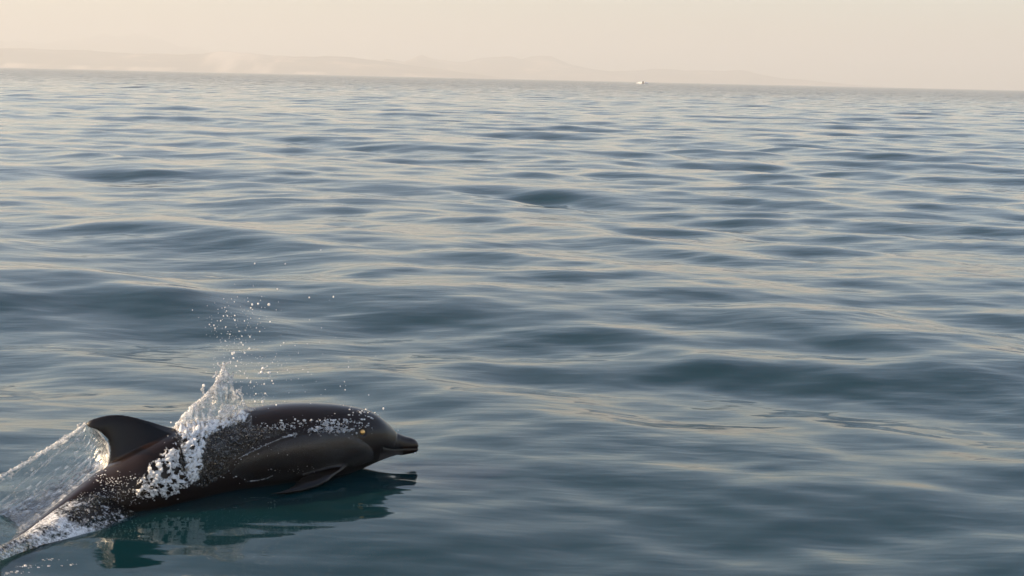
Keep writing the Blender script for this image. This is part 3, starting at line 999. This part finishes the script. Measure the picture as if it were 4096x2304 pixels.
# --- drops in the air
drops = [(922, 1449, 7), (934, 1432, 6), (930, 1414, 8), (936, 1411, 7), (965, 1370, 5), (972, 1380, 4), (998, 1394, 7), (979, 1412, 5), (1000, 1347, 5), (968, 1345, 4),
         (1009, 1218, 6), (1033, 1215, 7), (1076, 1218, 9), (1003, 1232, 5), (1010, 1238, 4), (937, 1207, 3), (993, 1206, 4), (1109, 1156, 5), (1237, 1190, 5), (1334, 1187, 5),
         (940, 1281, 5), (910, 1264, 4), (894, 1264, 4), (939, 1262, 4), (861, 1313, 5), (838, 1298, 4), (856, 1301, 4), (903, 1308, 4), (920, 1337, 4), (957, 1325, 4),
         (978, 1284, 4), (1003, 1273, 3), (1037, 1274, 3), (1080, 1287, 4), (1026, 1312, 4), (1039, 1326, 4), (883, 1283, 4), (870, 1283, 3), (901, 1364, 4), (1135, 1371, 5),
         (1123, 1382, 3), (1180, 1382, 3), (1229, 1375, 3), (950, 1444, 4), (944, 1464, 6), (962, 1485, 4), (988, 1512, 5), (1003, 1530, 6), (978, 1493, 4), (1057, 1536, 5),
         (1088, 1523, 5), (1093, 1534, 4), (1024, 1575, 5), (1061, 1574, 6), (1020, 1606, 6), (1050, 1607, 8), (1105, 1620, 5), (1211, 1478, 3), (1394, 1468, 3), (1232, 1488, 3),
         (1378, 1527, 3), (1381, 1559, 4), (1361, 1545, 3), (1475, 1580, 3), (1534, 1634, 6), (1090, 1450, 4), (1069, 1464, 4), (815, 1542, 9), (813, 1556, 7),
         (684, 1690, 5), (625, 1697, 4), (1019, 1054, 4), (1283, 1000, 3), (1141, 1055, 3), (1017, 1545, 3), (1150, 1480, 3), (1110, 1490, 3), (1660, 1812, 5), (1592, 1722, 4),
         (1450, 1662, 4), (1500, 1650, 4), (770, 1240, 3), (900, 1230, 3), (926, 1195, 3), (895, 1195, 3), (888, 1232, 3), (906, 1244, 3)]
drop_me = [sphere_mesh('water_drop', 1.0, 2) for _ in range(2)]
for m_ in drop_me: m_.materials.append(M_DROP)
for (x, y, s) in drops:
    big = (x, y) in [(0, 0)]
    d = bpy.data.objects.new('water_drop', drop_me[0]); C.objects.link(d)
    d.location = P(x, y, random.uniform(-.06, .1))
    r_ = s * 0.00062
    d.scale = (r_, r_, r_ * random.uniform(.9, 1.4))
    if x > 1400: tag(d, 'tiny round water drop hanging in the air near the dolphin\'s head', 'water drop', 'drops in the air near the head')
    elif y < 1240: tag(d, 'pinpoint water drop among the topmost ones, high above the splash', 'water drop', 'topmost drops above the splash')
    elif x > 1100: tag(d, 'stray water drop in the air above the dolphin\'s smooth back', 'water drop', 'stray drops above the back')
    elif 1400 < y < 1475 and x < 1000: tag(d, 'bright water drop breaking off just above the splash tip', 'water drop', 'drops breaking off the splash tip')
    elif y > 1500 : tag(d, 'small bright water drop flying beside the lower part of the splash', 'water drop', 'drops beside the splash')
    else: tag(d, 'small bright water drop in the rising column midway above the splash', 'water drop', 'drops in the column above the splash')
for (x, y, s, lab) in [(1052, 1474, 13, 'roundest and biggest water drop, topmost of four right of the splash tip'), (1046, 1489, 12, 'fat water drop just below the biggest round one right of the splash'),
                       (1035, 1493, 8, 'smaller water drop left of the fat pair beside the splash'), (1077, 1491, 10, 'slanted oval water drop, rightmost of four big ones by the splash')]:
    d = bpy.data.objects.new('water_drop', drop_me[0]); C.objects.link(d)
    d.location = P(x, y, .02)
    r_ = s * 0.0005
    d.scale = (r_ * (1.4 if s == 10 else 1), r_, r_)
    tag(d, lab, 'water drop', 'four big drops right of the splash')
b = Blob()
for (x, y, sx, sy, n) in [(940, 1360, 50, 60, 110), (950, 1250, 70, 50, 70), (990, 1500, 50, 60, 60), (1100, 1480, 60, 40, 40), (1230, 1440, 120, 90, 40), (900, 1480, 30, 40, 50), (1050, 1600, 40, 20, 40), (100, 2000, 40, 30, 20)]:
    for _ in range(n):
        b.ball(P(random.gauss(x, sx), random.gauss(y, sy), random.gauss(0, .05)), random.uniform(.0007, .0016))
tag(b.make('spray', M_DROP, 0), 'fine mist of spray drifting above the splash', 'spray', kind='stuff')

# ------------------------------------------------------------------ small boat far off
BD = 1000.0
def bp(px): return ((px - W0 / 2) / FPX) * BD
boat = bpy.data.objects.new('motor_boat', None); C.objects.link(boat)
bx0 = ground(2571, 350)
bdir = Vector((bx0.x, bx0.y, 0)).normalized()
boat.location = bdir * BD; boat.scale = (.85, .85, .85)
boat.rotation_euler = (0, 0, math.atan2(bdir.y, bdir.x) - math.pi / 2 + R(6))
tag(boat, 'tiny white motor boat speeding on the horizon in front of the hills', 'boat')
def pmat(name, col, rough=.4):
    t = NT(name); p_ = t.n('BsdfPrincipled'); p_.inputs['Base Color'].default_value = (*col, 1); p_.inputs['Roughness'].default_value = rough
    t.l(p_.outputs[0], t.out.inputs['Surface']); return t.m
def loft(secs):
    v, f = [], []
    n = len(secs[0])
    for s in secs: v += s
    for a in range(len(secs) - 1):
        for i in range(n):
            f.append((a * n + i, a * n + (i + 1) % n, (a + 1) * n + (i + 1) % n, (a + 1) * n + i))
    f.append(tuple(range(n))[::-1]); f.append(tuple((len(secs) - 1) * n + i for i in range(n)))
    return v, f
secs = []
for (y, w, zk, zd) in [(-3.6, .05, 1.0, 1.25), (-2.6, .5, .35, 1.15), (-1, .8, .0, 1.05), (1, .9, -.1, .95), (3, .9, -.1, .9)]:
    secs.append([(-w, y, zd), (-w * .9, y, zk + .3), (0, y, zk), (w * .9, y, zk + .3), (w, y, zd)])
hull = mesh_obj('hull', *loft(secs), pmat('dark_hull_paint', (.12, .09, .07)), boat, smooth=False)
cab = mesh_obj('cabin', *loft([[(-.8, y, z0), (-.7, y + .15, z1), (.7, y + .15, z1), (.8, y, z0)] for y, z0, z1 in [(-.8, 1.0, 1.5), (.1, 1.0, 2.1), (1.4, .95, 2.1)]]), pmat('white_gelcoat', (.8, .8, .78)), boat, smooth=False)
roof = mesh_obj('roof', *loft([[(-1.1, y, 2.2), (-.9, y, 3.0), (.9, y, 3.0), (1.1, y, 2.2)] for y in (-.4, 1.8)]), pmat('white_roof', (.85, .85, .82)), boat, smooth=False)
wsc = mesh_obj('windscreen', *loft([[(-.66, y, z0), (-.6, y + .1, z1), (.6, y + .1, z1), (.66, y, z0)] for y, z0, z1 in [(-.9, 1.3, 1.7), (-.5, 1.3, 2.0)]]), pmat('dark_glass', (.02, .02, .02), .1), boat, smooth=False)
b = Blob()
for sg in (-1, 1):
    for _ in range(420):
        u = random.random() ** 0.8
        b.ball((sg * (.9 + 4.4 * u), -1.5 + 2.5 * u + random.gauss(0, .25), .05 + random.random() * (1.3 * (1 - u) ** .7 + .25)), random.uniform(.16, .34) * (1.2 - u * .6))
o = b.make('bow_spray', mat_splash('boat_spray', 1.0, 1, 0.0, 0.1, .5, bump=0), .12, 0, boat); o['kind'] = 'stuff'
